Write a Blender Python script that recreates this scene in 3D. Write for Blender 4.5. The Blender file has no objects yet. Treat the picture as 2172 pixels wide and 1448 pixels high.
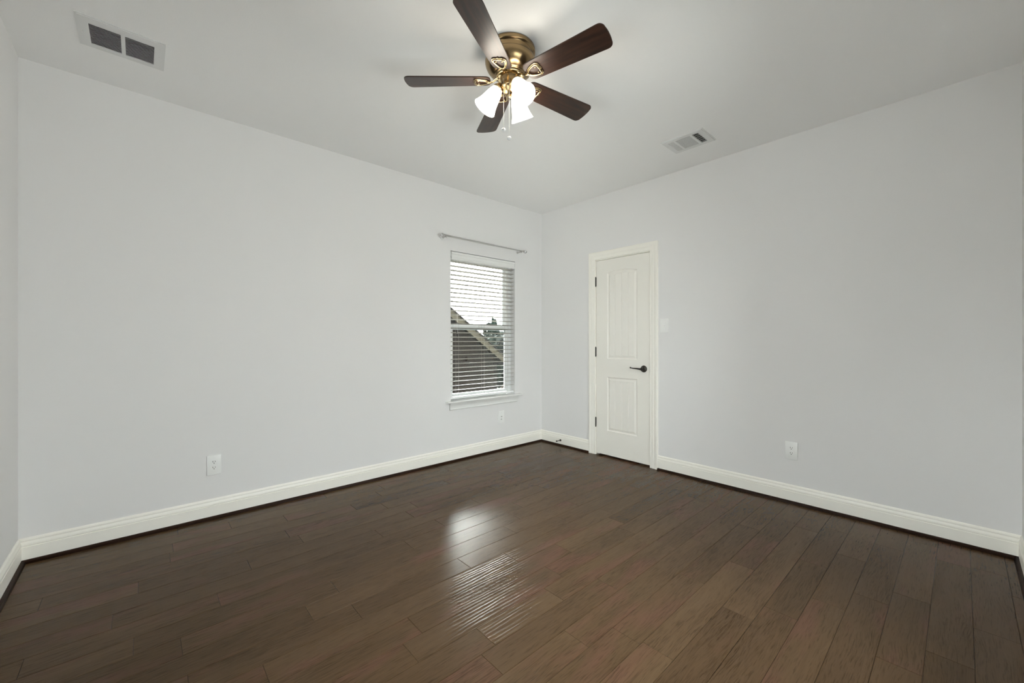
import bpy, bmesh, math, random
from mathutils import Vector, Matrix
random.seed(7)
PI = math.pi
R = math.radians
SC = bpy.context.scene
COL = SC.collection

# ------------------------------------------------------------------ camera, sky, exposure
F_PX, W_PX, H_PX = 865.13, 2172, 1448
cam_data = bpy.data.cameras.new('camera')
cam_data.sensor_fit = 'HORIZONTAL'
cam_data.sensor_width = 36.0
cam_data.lens = 36.0 * F_PX / W_PX
cam_data.shift_y = (722.9 - H_PX / 2) / W_PX
cam_data.clip_start = 0.02
cam = bpy.data.objects.new('camera', cam_data)
COL.objects.link(cam)
cam.location = (-3.594, -3.430, 1.2074)
cam.rotation_euler = (R(90), 0, -R(42.219))
SC.camera = cam

SC.view_settings.view_transform = 'Standard'
SC.view_settings.look = 'None'
SC.view_settings.gamma = 1.0
SC.view_settings.use_curve_mapping = False
SC.view_settings.exposure = -0.20
SC.cycles.use_denoising = True
SC.cycles.max_bounces = 12
SC.cycles.diffuse_bounces = 8
SC.cycles.glossy_bounces = 4
SC.cycles.transparent_max_bounces = 12
SC.cycles.sample_clamp_indirect = 10.0
SC.cycles.caustics_reflective = False
SC.cycles.caustics_refractive = False

SKY_STRENGTH = 28.0       # at the zenith
GLOW = 250.0                # bright sky patch, added for its reflection in the floor
LAMP_BULB = 330.0        # emission of the glowing bulbs
LAMP_GLASS = 24.0        # emission of the lit frosted glass

wd = bpy.data.worlds.new('overcast_sky')
SC.world = wd
wd.use_nodes = True
nt = wd.node_tree
bg = nt.nodes['Background']
tc = nt.nodes.new('ShaderNodeTexCoord')
sx = nt.nodes.new('ShaderNodeSeparateXYZ')
rp = nt.nodes.new('ShaderNodeValToRGB')      # overcast: the zenith three times as bright as the horizon
rp.color_ramp.elements[0].position = 0.0
rp.color_ramp.elements[0].color = (0.34, 0.335, 0.32, 1)
rp.color_ramp.elements[1].position = 1.0
rp.color_ramp.elements[1].color = (0.96, 0.98, 1.0, 1)
for _p, _v in ((0.495, 0.34), (0.505, 0.36)):
    _e = rp.color_ramp.elements.new(_p)
    _e.color = (_v * 0.97, _v * 0.99, _v, 1)
mr = nt.nodes.new('ShaderNodeMapRange')
mr.inputs[1].default_value = -1.0
mr.inputs[2].default_value = 1.0
nt.links.new(tc.outputs['Generated'], sx.inputs[0])
nt.links.new(sx.outputs['Z'], mr.inputs[0])
nt.links.new(mr.outputs[0], rp.inputs[0])
# broad bright patch added to the sky beyond the window, for the floor streak
GLOW_DIR = Vector((2.3, 3.43, 3.0)).normalized()
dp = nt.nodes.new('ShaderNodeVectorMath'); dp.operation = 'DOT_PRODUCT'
dp.inputs[1].default_value = GLOW_DIR
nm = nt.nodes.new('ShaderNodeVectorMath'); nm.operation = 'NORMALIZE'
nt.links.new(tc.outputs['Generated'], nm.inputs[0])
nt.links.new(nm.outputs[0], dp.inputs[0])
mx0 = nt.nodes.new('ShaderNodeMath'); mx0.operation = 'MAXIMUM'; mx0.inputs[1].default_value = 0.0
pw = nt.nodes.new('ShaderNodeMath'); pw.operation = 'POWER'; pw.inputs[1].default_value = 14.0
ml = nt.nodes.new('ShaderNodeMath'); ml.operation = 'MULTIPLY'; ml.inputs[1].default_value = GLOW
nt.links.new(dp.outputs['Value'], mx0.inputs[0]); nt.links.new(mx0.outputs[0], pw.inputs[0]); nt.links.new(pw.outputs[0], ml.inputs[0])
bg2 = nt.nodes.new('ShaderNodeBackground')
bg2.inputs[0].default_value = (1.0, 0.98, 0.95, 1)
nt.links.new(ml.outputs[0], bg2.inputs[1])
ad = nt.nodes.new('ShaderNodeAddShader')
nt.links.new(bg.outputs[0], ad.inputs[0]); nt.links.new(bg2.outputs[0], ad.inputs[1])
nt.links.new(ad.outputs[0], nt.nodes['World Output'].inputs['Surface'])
nt.links.new(rp.outputs[0], bg.inputs[0])
bg.inputs[1].default_value = SKY_STRENGTH

# ------------------------------------------------------------------ room size
L = 4.090     # window wall runs x -L..0 at y = 0
M = 3.655     # door wall runs y -M..0 at x = 0
H = 2.743
WT = 0.15

# ------------------------------------------------------------------ materials
def newmat(name):
    m = bpy.data.materials.new(name)
    m.use_nodes = True
    return m, m.node_tree, m.node_tree.nodes['Principled BSDF']

def simple(name, col, rough=0.5, metal=0.0, spec=0.5, bump=None):
    m, t, b = newmat(name)
    b.inputs['Base Color'].default_value = (*col, 1)
    b.inputs['Roughness'].default_value = rough
    b.inputs['Metallic'].default_value = metal
    b.inputs['Specular IOR Level'].default_value = spec
    c = t.nodes.new('ShaderNodeTexCoord')
    n = t.nodes.new('ShaderNodeTexNoise')
    sc, st, var = bump or (60.0, 0.02, 0.03)
    n.inputs['Scale'].default_value = sc
    n.inputs['Detail'].default_value = 3
    t.links.new(c.outputs['Object'], n.inputs['Vector'])
    bp = t.nodes.new('ShaderNodeBump')
    bp.inputs['Strength'].default_value = st
    bp.inputs['Distance'].default_value = 0.002
    t.links.new(n.outputs['Fac'], bp.inputs['Height'])
    t.links.new(bp.outputs[0], b.inputs['Normal'])
    mx = t.nodes.new('ShaderNodeMix')
    mx.data_type = 'RGBA'
    mx.inputs[6].default_value = (*[c_ * (1 - var) for c_ in col], 1)
    mx.inputs[7].default_value = (*[min(1, c_ * (1 + var)) for c_ in col], 1)
    t.links.new(n.outputs['Fac'], mx.inputs[0])
    t.links.new(mx.outputs[2], b.inputs['Base Color'])
    return m

WALL = simple('wall_paint', (0.785, 0.775, 0.77), 0.75, spec=0.25, bump=(220.0, 0.06, 0.006))
CEIL = simple('ceiling_paint', (0.90, 0.895, 0.89), 0.85, spec=0.15, bump=(160.0, 0.15, 0.006))
TRIM = simple('trim_paint', (0.91, 0.885, 0.82), 0.38, bump=(30.0, 0.02, 0.008))
DOORP = simple('door_paint', (0.87, 0.845, 0.785), 0.42, bump=(90.0, 0.04, 0.008))
WTRIM = simple('window_trim_paint', (0.80, 0.80, 0.785), 0.4, bump=(30.0, 0.02, 0.008))
VINYL = simple('white_vinyl', (0.86, 0.87, 0.87), 0.35, bump=(30.0, 0.01, 0.005))
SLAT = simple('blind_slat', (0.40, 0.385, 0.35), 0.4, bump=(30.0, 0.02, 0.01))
PLATE = simple('outlet_plastic', (0.85, 0.85, 0.835), 0.35, bump=(30.0, 0.01, 0.004))
VENT = simple('vent_enamel', (0.74, 0.74, 0.735), 0.45, bump=(30.0, 0.01, 0.004))
DARK = simple('duct_shade', (0.015, 0.014, 0.013), 0.8)  # near-black colour in place of the shade inside the ducts
BRONZE = simple('oil_rubbed_bronze', (0.045, 0.040, 0.034), 0.38, metal=0.6)
CHROME = simple('brushed_nickel', (0.55, 0.55, 0.54), 0.28, metal=1.0)
SHOE = simple('dark_shoe_wood', (0.020, 0.0085, 0.0045), 0.5, spec=0.12, bump=(40.0, 0.1, 0.3))
CHAIN = simple('chain_metal', (0.70, 0.68, 0.62), 0.3, metal=0.9)
FOB = simple('silver_fob', (0.55, 0.56, 0.58), 0.35, metal=0.8)
BLACK = simple('black_plastic', (0.02, 0.02, 0.02), 0.5)
RUBBER = simple('grey_rubber', (0.05, 0.045, 0.04), 0.7)

def brass(name, col, rough):
    m, t, b = newmat(name)
    b.inputs['Metallic'].default_value = 1.0
    b.inputs['Roughness'].default_value = rough
    c = t.nodes.new('ShaderNodeTexCoord')
    mp = t.nodes.new('ShaderNodeMapping')
    mp.inputs['Scale'].default_value = (1, 1, 60)
    n = t.nodes.new('ShaderNodeTexNoise')
    n.inputs['Scale'].default_value = 12
    n.inputs['Detail'].default_value = 4
    r_ = t.nodes.new('ShaderNodeValToRGB')
    r_.color_ramp.elements[0].position = 0.3
    r_.color_ramp.elements[1].position = 0.7
    r_.color_ramp.elements[0].color = (*[x * 0.85 for x in col], 1)
    r_.color_ramp.elements[1].color = (*[x * 1.12 for x in col], 1)
    t.links.new(c.outputs['Object'], mp.inputs[0])
    t.links.new(mp.outputs[0], n.inputs['Vector'])
    t.links.new(n.outputs['Fac'], r_.inputs[0])
    t.links.new(r_.outputs[0], b.inputs['Base Color'])
    return m
BRASS = brass('antique_brass', (0.33, 0.23, 0.12), 0.25)
BRASSB = brass('polished_brass', (0.50, 0.38, 0.21), 0.2)

def walnut():
    m, t, b = newmat('fan_blade_walnut')
    c = t.nodes.new('ShaderNodeTexCoord')
    mp = t.nodes.new('ShaderNodeMapping')
    mp.inputs['Scale'].default_value = (2.5, 30, 8)
    n = t.nodes.new('ShaderNodeTexNoise')
    n.inputs['Scale'].default_value = 2.2
    n.inputs['Detail'].default_value = 6
    n.inputs['Roughness'].default_value = 0.6
    r_ = t.nodes.new('ShaderNodeValToRGB')
    r_.color_ramp.elements[0].position = 0.3
    r_.color_ramp.elements[0].color = (0.010, 0.0045, 0.003, 1)
    r_.color_ramp.elements[1].position = 0.75
    r_.color_ramp.elements[1].color = (0.050, 0.020, 0.011, 1)
    t.links.new(c.outputs['Object'], mp.inputs[0])
    t.links.new(mp.outputs[0], n.inputs['Vector'])
    t.links.new(n.outputs['Fac'], r_.inputs[0])
    t.links.new(r_.outputs[0], b.inputs['Base Color'])
    b.inputs['Roughness'].default_value = 0.36
    return m
WALNUT = walnut()

def glow(name, col, strength, rough=0.3):
    m, t, b = newmat(name)
    b.inputs['Base Color'].default_value = (0.9, 0.88, 0.82, 1)
    b.inputs['Roughness'].default_value = rough
    b.inputs['Emission Color'].default_value = (*col, 1)
    b.inputs['Emission Strength'].default_value = strength
    return m
GLASS_LIT = glow('lit_frosted_glass', (1.0, 0.93, 0.80), LAMP_GLASS)
_t = GLASS_LIT.node_tree
_c = _t.nodes.new('ShaderNodeTexCoord'); _s = _t.nodes.new('ShaderNodeSeparateXYZ'); _m = _t.nodes.new('ShaderNodeMapRange')
_m.interpolation_type = 'SMOOTHSTEP'
_m.inputs[1].default_value = 0.0; _m.inputs[2].default_value = 0.11
_m.inputs[3].default_value = 0.35; _m.inputs[4].default_value = LAMP_GLASS
_t.links.new(_c.outputs['Object'], _s.inputs[0]); _t.links.new(_s.outputs['Z'], _m.inputs[0])
_t.links.new(_m.outputs[0], _t.nodes['Principled BSDF'].inputs['Emission Strength'])
BULB = glow('glowing_bulb', (1.0, 0.955, 0.90), LAMP_BULB)

def pane_mat():
    m = bpy.data.materials.new('window_glass')
    m.use_nodes = True
    t = m.node_tree
    t.nodes.clear()
    o = t.nodes.new('ShaderNodeOutputMaterial')
    mix = t.nodes.new('ShaderNodeMixShader')
    fr = t.nodes.new('ShaderNodeFresnel')
    fr.inputs['IOR'].default_value = 1.45
    tr = t.nodes.new('ShaderNodeBsdfTransparent')
    tr.inputs[0].default_value = (0.93, 0.96, 0.95, 1)
    gl = t.nodes.new('ShaderNodeBsdfGlossy')
    gl.inputs['Roughness'].default_value = 0.02
    t.links.new(fr.outputs[0], mix.inputs[0])
    t.links.new(tr.outputs[0], mix.inputs[1])
    t.links.new(gl.outputs[0], mix.inputs[2])
    t.links.new(mix.outputs[0], o.inputs[0])
    return m
PANE = pane_mat()

def crystal():
    m, t, b = newmat('crystal')
    b.inputs['Base Color'].default_value = (0.95, 0.95, 0.95, 1)
    b.inputs['Roughness'].default_value = 0.05
    b.inputs['Transmission Weight'].default_value = 0.7
    b.inputs['IOR'].default_value = 1.5
    return m
CRYSTAL = crystal()

def floor_mat():
    m, t, b = newmat('scraped_hickory_planks')
    N, Lk = t.nodes.new, t.links.new
    def math_(op, a, bb=None, cc=None):
        n = N('ShaderNodeMath'); n.operation = op
        for i, v in enumerate((a, bb, cc)):
            if v is None: continue
            if isinstance(v, (int, float)): n.inputs[i].default_value = v
            else: Lk(v, n.inputs[i])
        return n.outputs[0]
    at = N('ShaderNodeAttribute'); at.attribute_name = 'plank'
    sep = N('ShaderNodeSeparateColor'); Lk(at.outputs['Color'], sep.inputs[0])
    tone, ripple, shift = sep.outputs[0], sep.outputs[1], sep.outputs[2]
    tcn = N('ShaderNodeTexCoord')
    sp = N('ShaderNodeSeparateXYZ'); Lk(tcn.outputs['Object'], sp.inputs[0])
    off = math_('MULTIPLY', shift, 37.0)
    X = math_('ADD', sp.outputs['X'], off)
    Y = math_('ADD', sp.outputs['Y'], math_('MULTIPLY', shift, 11.0))
    def vec(x, y, z=0.0):
        c = N('ShaderNodeCombineXYZ')
        for i, v in enumerate((x, y, z)):
            if isinstance(v, (int, float)): c.inputs[i].default_value = v
            else: Lk(v, c.inputs[i])
        return c.outputs[0]
    def noise(v, scale, detail=4, rough=0.55, dist=0.0):
        n = N('ShaderNodeTexNoise')
        n.inputs['Scale'].default_value = scale
        n.inputs['Detail'].default_value = detail
        n.inputs['Roughness'].default_value = rough
        n.inputs['Distortion'].default_value = dist
        Lk(v, n.inputs['Vector'])
        return n.outputs['Fac']
    warp = noise(vec(math_('MULTIPLY', X, 1.2), math_('MULTIPLY', Y, 5.0), shift), 2.0, 2)
    Yw = math_('ADD', Y, math_('MULTIPLY', warp, 0.05))
    grain = noise(vec(math_('MULTIPLY', X, 2.2), math_('MULTIPLY', Yw, 42.0), shift), 2.0, 6, 0.62)
    broad = noise(vec(math_('MULTIPLY', X, 1.0), math_('MULTIPLY', Yw, 4.5), shift), 2.0, 3, 0.5)
    fine = noise(vec(math_('MULTIPLY', X, 9.0), math_('MULTIPLY', Yw, 170.0), shift), 1.6, 3, 0.6)
    patch = noise(vec(math_('MULTIPLY', X, 0.9), math_('MULTIPLY', Y, 3.2), 3.3), 1.7, 3, 0.5)
    # tone of the plank
    r1 = N('ShaderNodeValToRGB')
    r1.color_ramp.elements[0].position = 0.0
    r1.color_ramp.elements[0].color = (0.048, 0.0275, 0.0130, 1)
    r1.color_ramp.elements[1].position = 1.0
    r1.color_ramp.elements[1].color = (0.112, 0.070, 0.0365, 1)
    e = r1.color_ramp.elements.new(0.5); e.color = (0.078, 0.0465, 0.0235, 1)
    tv = math_('ADD', math_('MULTIPLY', tone, 0.40), math_('ADD', math_('MULTIPLY', grain, 0.45), math_('MULTIPLY', broad, 0.30)))
    Lk(math_('SUBTRACT', tv, 0.07), r1.inputs[0])
    red = N('ShaderNodeMix'); red.data_type = 'RGBA'
    red.inputs[7].default_value = (0.115, 0.050, 0.036, 1)
    Lk(r1.outputs[0], red.inputs[6])
    rf = math_('MULTIPLY', math_('MULTIPLY', math_('MAXIMUM', math_('SUBTRACT', patch, 0.54), 0.0), 4.0), 0.9)
    Lk(math_('MINIMUM', rf, 0.42), red.inputs[0])
    # thin dark grain streaks
    st = N('ShaderNodeValToRGB')
    st.color_ramp.elements[0].position = 0.32
    st.color_ramp.elements[0].color = (0.50, 0.47, 0.45, 1)
    st.color_ramp.elements[1].position = 0.50
    st.color_ramp.elements[1].color = (1, 1, 1, 1)
    Lk(math_('ADD', math_('MULTIPLY', fine, 0.75), math_('MULTIPLY', broad, 0.25)), st.inputs[0])
    mul = N('ShaderNodeMix'); mul.data_type = 'RGBA'; mul.blend_type = 'MULTIPLY'
    mul.inputs[0].default_value = 1.0
    Lk(red.outputs[2], mul.inputs[6]); Lk(st.outputs[0], mul.inputs[7])
    Lk(mul.outputs[2], b.inputs['Base Color'])
    b.inputs['Specular IOR Level'].default_value = 0.12
    rr = math_('ADD', 0.215, math_('MULTIPLY', broad, 0.04))
    Lk(rr, b.inputs['Roughness'])
    # hand-scraped relief: long ripples, strong only on some planks
    rw = noise(vec(math_('MULTIPLY', X, 1.6), math_('MULTIPLY', Y, 9.0), shift), 1.5, 2)
    ph = math_('ADD', math_('MULTIPLY', Y, 2 * PI / 0.019), math_('MULTIPLY', rw, 13.0))
    am = noise(vec(math_('MULTIPLY', X, 3.0), math_('MULTIPLY', Y, 14.0), shift), 1.3, 1)
    rip = math_('MULTIPLY', math_('SINE', ph), math_('MULTIPLY', math_('MULTIPLY', ripple, am), 0.00085))
    und = math_('MULTIPLY', noise(vec(math_('MULTIPLY', X, 2.0), math_('MULTIPLY', Y, 12.0), shift), 1.5, 2), 0.0006)
    gb = math_('MULTIPLY', fine, 0.00003)
    hsum = math_('ADD', math_('ADD', rip, und), gb)
    bp = N('ShaderNodeBump')
    bp.inputs['Strength'].default_value = 0.55
    bp.inputs['Distance'].default_value = 1.0
    Lk(hsum, bp.inputs['Height'])
    Lk(bp.outputs[0], b.inputs['Normal'])
    return m
FLOORM = floor_mat()

# ------------------------------------------------------------------ mesh helpers
def quad(bm, a, b, c, d):
    vs = [bm.verts.new(v) for v in (a, b, c, d)]
    return bm.faces.new(vs)

def box(bm, lo, hi, bevel=0.0):
    x0, y0, z0 = lo; x1, y1, z1 = hi
    t = bmesh.new()
    v = [t.verts.new((x, y, z)) for x in (x0, x1) for y in (y0, y1) for z in (z0, z1)]
    for f in ((0, 1, 3, 2), (4, 6, 7, 5), (0, 4, 5, 1), (2, 3, 7, 6), (0, 2, 6, 4), (1, 5, 7, 3)):
        t.faces.new([v[i] for i in f])
    bmesh.ops.recalc_face_normals(t, faces=t.faces)
    if bevel:
        bmesh.ops.bevel(t, geom=t.edges[:], offset=bevel, segments=2, profile=0.6, affect='EDGES')
    merge(bm, t)

def merge(bm, t, mat=None):
    mp = {}
    for v in t.verts:
        mp[v] = bm.verts.new(mat @ v.co if mat else v.co)
    for f in t.faces:
        try: bm.faces.new([mp[v] for v in f.verts])
        except ValueError: pass
    t.free()

def lathe(bm, prof, n=48, mat=None, caps=True):
    t = bmesh.new()
    rings = []
    for r, z in prof:
        if r < 1e-6: rings.append([t.verts.new((0, 0, z))])
        else: rings.append([t.verts.new((r * math.cos(2 * PI * i / n), r * math.sin(2 * PI * i / n), z)) for i in range(n)])
    for a, b in zip(rings, rings[1:]):
        for i in range(n):
            j = (i + 1) % n
            if len(a) == 1 and len(b) == 1: continue
            if len(a) == 1: t.faces.new((a[0], b[j], b[i]))
            elif len(b) == 1: t.faces.new((a[i], a[j], b[0]))
            else: t.faces.new((a[i], a[j], b[j], b[i]))
    bmesh.ops.recalc_face_normals(t, faces=t.faces)
    merge(bm, t, mat)

def tube(bm, pts, rad, n=10, closed=False, flat=1.0):
    """a round (or flattened) bar through the points"""
    pts = [Vector(p) for p in pts]
    t = bmesh.new()
    N_ = len(pts)
    rings = []
    up = None
    for i, p in enumerate(pts):
        if closed: d = pts[(i + 1) % N_] - pts[i - 1]
        else: d = pts[min(i + 1, N_ - 1)] - pts[max(i - 1, 0)]
        d.normalize()
        if up is None:
            up = Vector((0, 0, 1)) if abs(d.z) < 0.9 else Vector((1, 0, 0))
        s = d.cross(up).normalized()
        u = s.cross(d).normalized()
        up = u
        r = rad[i] if isinstance(rad, (list, tuple)) else rad
        rings.append([t.verts.new(p + s * math.cos(2 * PI * k / n) * r + u * math.sin(2 * PI * k / n) * r * flat) for k in range(n)])
    m_ = N_ if closed else N_ - 1
    for i in range(m_):
        a, b = rings[i], rings[(i + 1) % N_]
        for k in range(n):
            t.faces.new((a[k], a[(k + 1) % n], b[(k + 1) % n], b[k]))
    if not closed:
        t.faces.new(rings[0]); t.faces.new(rings[-1])
    bmesh.ops.recalc_face_normals(t, faces=t.faces)
    merge(bm, t)

def sphere(bm, c, r, u=20, v=12, sc=(1, 1, 1)):
    t = bmesh.new()
    bmesh.ops.create_uvsphere(t, u_segments=u, v_segments=v, radius=r)
    merge(bm, t, Matrix.Translation(Vector(c)) @ Matrix.Diagonal((*sc, 1)))

def obj(name, bm, mat, parent=None, smooth=None, loc=None):
    me = bpy.data.meshes.new(name)
    if smooth is not None:
        for f in bm.faces: f.smooth = True
        lim = R(smooth)
        for e in bm.edges:
            e.smooth = not (len(e.link_faces) == 2 and e.calc_face_angle(0) > lim)
    bm.to_mesh(me)
    bm.free()
    if isinstance(mat, (list, tuple)):
        for m in mat: me.materials.append(m)
    else:
        me.materials.append(mat)
    o = bpy.data.objects.new(name, me)
    COL.objects.link(o)
    if parent is not None: o.parent = parent
    if loc is not None: o.location = loc
    return o

def local(bm, loc, rotz=0.0):
    """world coordinates -> coordinates of a thing standing at loc"""
    M_ = Matrix.Rotation(-rotz, 4, 'Z') @ Matrix.Translation(-Vector(loc))
    bmesh.ops.transform(bm, matrix=M_, verts=bm.verts)
    return bm

def thing(name, label=None, cat=None, loc=(0, 0, 0), rotz=0.0, group=None, kind=None):
    o = bpy.data.objects.new(name, None)
    o.empty_display_size = 0.1
    COL.objects.link(o)
    o.location = loc
    o.rotation_euler = (0, 0, rotz)
    tag(o, label, cat, group, kind)
    return o

def tag(o, label=None, cat=None, group=None, kind=None):
    if label: o['label'] = label
    if cat: o['category'] = cat
    if group: o['group'] = group
    if kind: o['kind'] = kind
    return o

def wall_grid(axis, pos, th, us, vs, skip=()):
    """wall slab with rectangular openings; axis 'y': plane y=pos, u = x; axis 'x': plane x=pos, u = y"""
    bm = bmesh.new()
    def P(u, v, d):
        return (u, pos + d, v) if axis == 'y' else (pos + d, u, v)
    nu, nv = len(us) - 1, len(vs) - 1
    solid = lambda i, j: 0 <= i < nu and 0 <= j < nv and (i, j) not in skip
    for i in range(nu):
        for j in range(nv):
            if not solid(i, j): continue
            u0, u1, v0, v1 = us[i], us[i + 1], vs[j], vs[j + 1]
            quad(bm, P(u0, v0, 0), P(u1, v0, 0), P(u1, v1, 0), P(u0, v1, 0))
            quad(bm, P(u0, v0, th), P(u0, v1, th), P(u1, v1, th), P(u1, v0, th))
            if not solid(i - 1, j): quad(bm, P(u0, v0, 0), P(u0, v1, 0), P(u0, v1, th), P(u0, v0, th))
            if not solid(i + 1, j): quad(bm, P(u1, v0, 0), P(u1, v0, th), P(u1, v1, th), P(u1, v1, 0))
            if not solid(i, j - 1): quad(bm, P(u0, v0, 0), P(u0, v0, th), P(u1, v0, th), P(u1, v0, 0))
            if not solid(i, j + 1): quad(bm, P(u0, v1, 0), P(u1, v1, 0), P(u1, v1, th), P(u0, v1, th))
    bmesh.ops.remove_doubles(bm, verts=bm.verts, dist=1e-5)
    bmesh.ops.recalc_face_normals(bm, faces=bm.faces)
    return bm

# ------------------------------------------------------------------ the shell
WX0, WX1, WZ0, WZ1 = -1.309, -0.437, 0.590, 2.112      # window opening in the back wall
DY0, DY1, DZ = -1.452, -0.782, 2.086                   # door opening in the right wall
tag(obj('wall_back', wall_grid('y', 0.0, WT, [-L - WT, WX0, WX1, WT], [0, WZ0, WZ1, H], {(1, 1)}), WALL), kind='structure')
tag(obj('wall_right', wall_grid('x', 0.0, WT, [-M - WT, DY0, DY1, 0.0], [0, DZ, H], {(1, 0)}), WALL), kind='structure')
FX0, FX1, FZ0, FZ1 = -3.00, -1.20, 0.16, 2.00
LY0, LY1 = -3.35, -1.85
tag(obj('wall_left', wall_grid('x', -L, -WT, [-M - WT, LY0, LY1, 0.0], [0, FZ0, FZ1, H], {(1, 1)}), WALL), kind='structure')
# the walls behind and beside the photographer get added, unseen windows for fill daylight
tag(obj('wall_front', wall_grid('y', -M, -WT, [-L, FX0, FX1, 0.0], [0, FZ0, FZ1, H], {(1, 1)}), WALL), kind='structure')
bm = bmesh.new(); box(bm, (-L - WT, -M - WT, H), (WT, WT, H + 0.12))
tag(obj('ceiling', bm, CEIL), kind='structure')

# floor: planks laid along x, 127.7 mm wide, end joints where the photograph shows them
PW = 0.1277
JO = [(-.221, -3.166), (-.327, -2.870), (-.466, -3.478), (-.598, -3.940), (-.717, -3.608), (-.856, -3.165),
      (-.975, -3.689), (-.978, -2.492), (-.995, -1.733), (-1.109, -3.328), (-1.117, -3.926), (-1.143, -2.130),
      (-1.235, -3.619), (-1.236, -2.423), (-1.359, -3.478), (-1.365, -2.891), (-1.369, -1.692), (-1.494, -3.044),
      (-1.499, -1.849), (-1.62, -3.472), (-1.62, -2.883), (-1.628, -2.297), (-1.734, -3.260), (-1.755, -2.068),
      (-1.878, -2.735), (-2.006, -1.996), (-2.133, -2.553), (-2.133, -2.139), (-2.253, -1.288), (-2.258, -1.882),
      (-2.385, -2.288), (-2.385, -1.10), (-2.511, -2.124), (-2.52, -1.525), (-2.763, -0.441), (-2.763, -1.635),
      (-2.888, -0.898), (-2.888, -1.494), (-3.012, -0.666), (-3.012, -1.258), (-3.142, -1.065), (-3.271, -0.916), (-3.271, -1.512)]
RIP = [(-2.33, -1.88), (-2.45, -1.75), (-2.35, -1.99), (-2.37, -2.15), (-2.50, -2.35), (-1.87, -1.02), (-1.90, -1.75), (-2.41, -2.42)]      # points on the planks with strong scraping
def floor_mesh():
    rnd = random.Random(11)
    bm = bmesh.new()
    lay = bm.loops.layers.float_color.new('plank')
    rows = {}
    for y, x in JO:
        k = round((-0.654 - y) / PW - 0.5)
        rows.setdefault(k, []).append(x)
    k = math.floor(-0.654 / PW) - 0
    k = -6
    g, bz = 0.0006, 0.0012
    while True:
        y1 = -0.654 - PW * k
        y0 = y1 - PW
        if y1 < -M - WT: break
        xs = sorted(rows.get(k, []))
        full = [-L - 0.1 - rnd.uniform(0, 0.5)] + xs + [0.16 + rnd.uniform(0, .4)]
        xx = [full[0]]
        for a, b_ in zip(full, full[1:]):
            gap = b_ - a
            if gap > 1.35:
                n = int(gap // 0.95)
                cuts = sorted(a + gap * (i + 1) / (n + 1) + rnd.uniform(-.16, .16) for i in range(n))
                xx += cuts
            xx.append(b_)
        for a, b_ in zip(xx, xx[1:]):
            X0, X1 = max(a, -L - 0.02), min(b_, 0.13)
            if X1 - X0 < 0.004: continue
            Y0, Y1 = max(y0, -M - 0.02), min(y1, 0.02)
            if Y1 - Y0 < 0.004: continue
            tone = min(1, max(0, rnd.gauss(.5, .2)))
            cx, cy = (X0 + X1) / 2, (Y0 + Y1) / 2
            rip = rnd.random() ** 3 * 0.55
            if any(X0 < px_ < X1 and Y0 < py_ < Y1 for px_, py_ in RIP): rip = rnd.uniform(.75, 1.0)
            elif -2.9 < cx < -1.3 and -2.4 < cy < -.9: rip *= .5
            colr = (tone, rip, rnd.random(), 1)
            o = [(X0 + g, Y0 + g), (X1 - g, Y0 + g), (X1 - g, Y1 - g), (X0 + g, Y1 - g)]
            i_ = [(X0 + g + bz, Y0 + g + bz), (X1 - g - bz, Y0 + g + bz), (X1 - g - bz, Y1 - g - bz), (X0 + g + bz, Y1 - g - bz)]
            top = [bm.verts.new((x, y, 0)) for x, y in i_]
            low = [bm.verts.new((x, y, -0.0008)) for x, y in o]
            bot = [bm.verts.new((x, y, -0.004)) for x, y in o]
            fs = [bm.faces.new(top)]
            for q in range(4):
                r_ = (q + 1) % 4
                fs.append(bm.faces.new((low[q], low[r_], top[r_], top[q])))
                fs.append(bm.faces.new((bot[q], bot[r_], low[r_], low[q])))
            for f in fs:
                for lp in f.loops: lp[lay] = colr
        k += 1
    t = bmesh.new(); box(t, (-L - WT, -M - WT, -0.12), (WT, WT, -0.0035))
    n0 = len(bm.faces)
    mp = [bm.verts.new(v.co) for v in t.verts]
    t.verts.index_update()
    for f in t.faces:
        nf = bm.faces.new([mp[v.index] for v in f.verts])
        nf.material_index = 1
    t.free()
    return bm
tag(obj('floor', floor_mesh(), [FLOORM, SHOE]), kind='structure')

# ------------------------------------------------------------------ baseboards and shoe moulding
BASE = [(0.0, 0.0), (0.0135, 0.0), (0.0135, 0.087), (0.0095, 0.0895), (0.0095, 0.091), (0.0128, 0.0935), (0.0130, 0.100),
        (0.0118, 0.108), (0.0070, 0.115), (0.0070, 0.117), (0.0088, 0.1195), (0.0086, 0.126), (0.0062, 0.1315), (0.003, 0.1345), (0.0, 0.1348)]
SHOEP = [(0.0135, 0.0), (0.0305, 0.0), (0.0300, 0.006), (0.0275, 0.0115), (0.0230, 0.016), (0.0180, 0.0185), (0.0135, 0.019)]
def run(bm, wall, s0, s1, prof, m0=True, m1=True):
    """extrude a moulding profile along a wall; m0/m1 mitre that end into an inside corner"""
    ends = []
    for s, m_, sg in ((s0, m0, 1), (s1, m1, -1)):
        ring = []
        for d, z in prof:
            ss = s + sg * (d if m_ else 0)
            if wall == 'back': p = (ss, -d, z)
            elif wall == 'front': p = (ss, -M + d, z)
            elif wall == 'right': p = (-d, ss, z)
            else: p = (-L + d, ss, z)
            ring.append(bm.verts.new(p))
        ends.append(ring)
    n = len(prof)
    for i in range(n):
        j = (i + 1) % n
        bm.faces.new((ends[0][i], ends[0][j], ends[1][j], ends[1][i]))
    bm.faces.new(ends[0]); bm.faces.new(ends[1])
CAS_W = 0.083
DI0, DI1 = -1.433, -0.801       # inner edges of the casing
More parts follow.
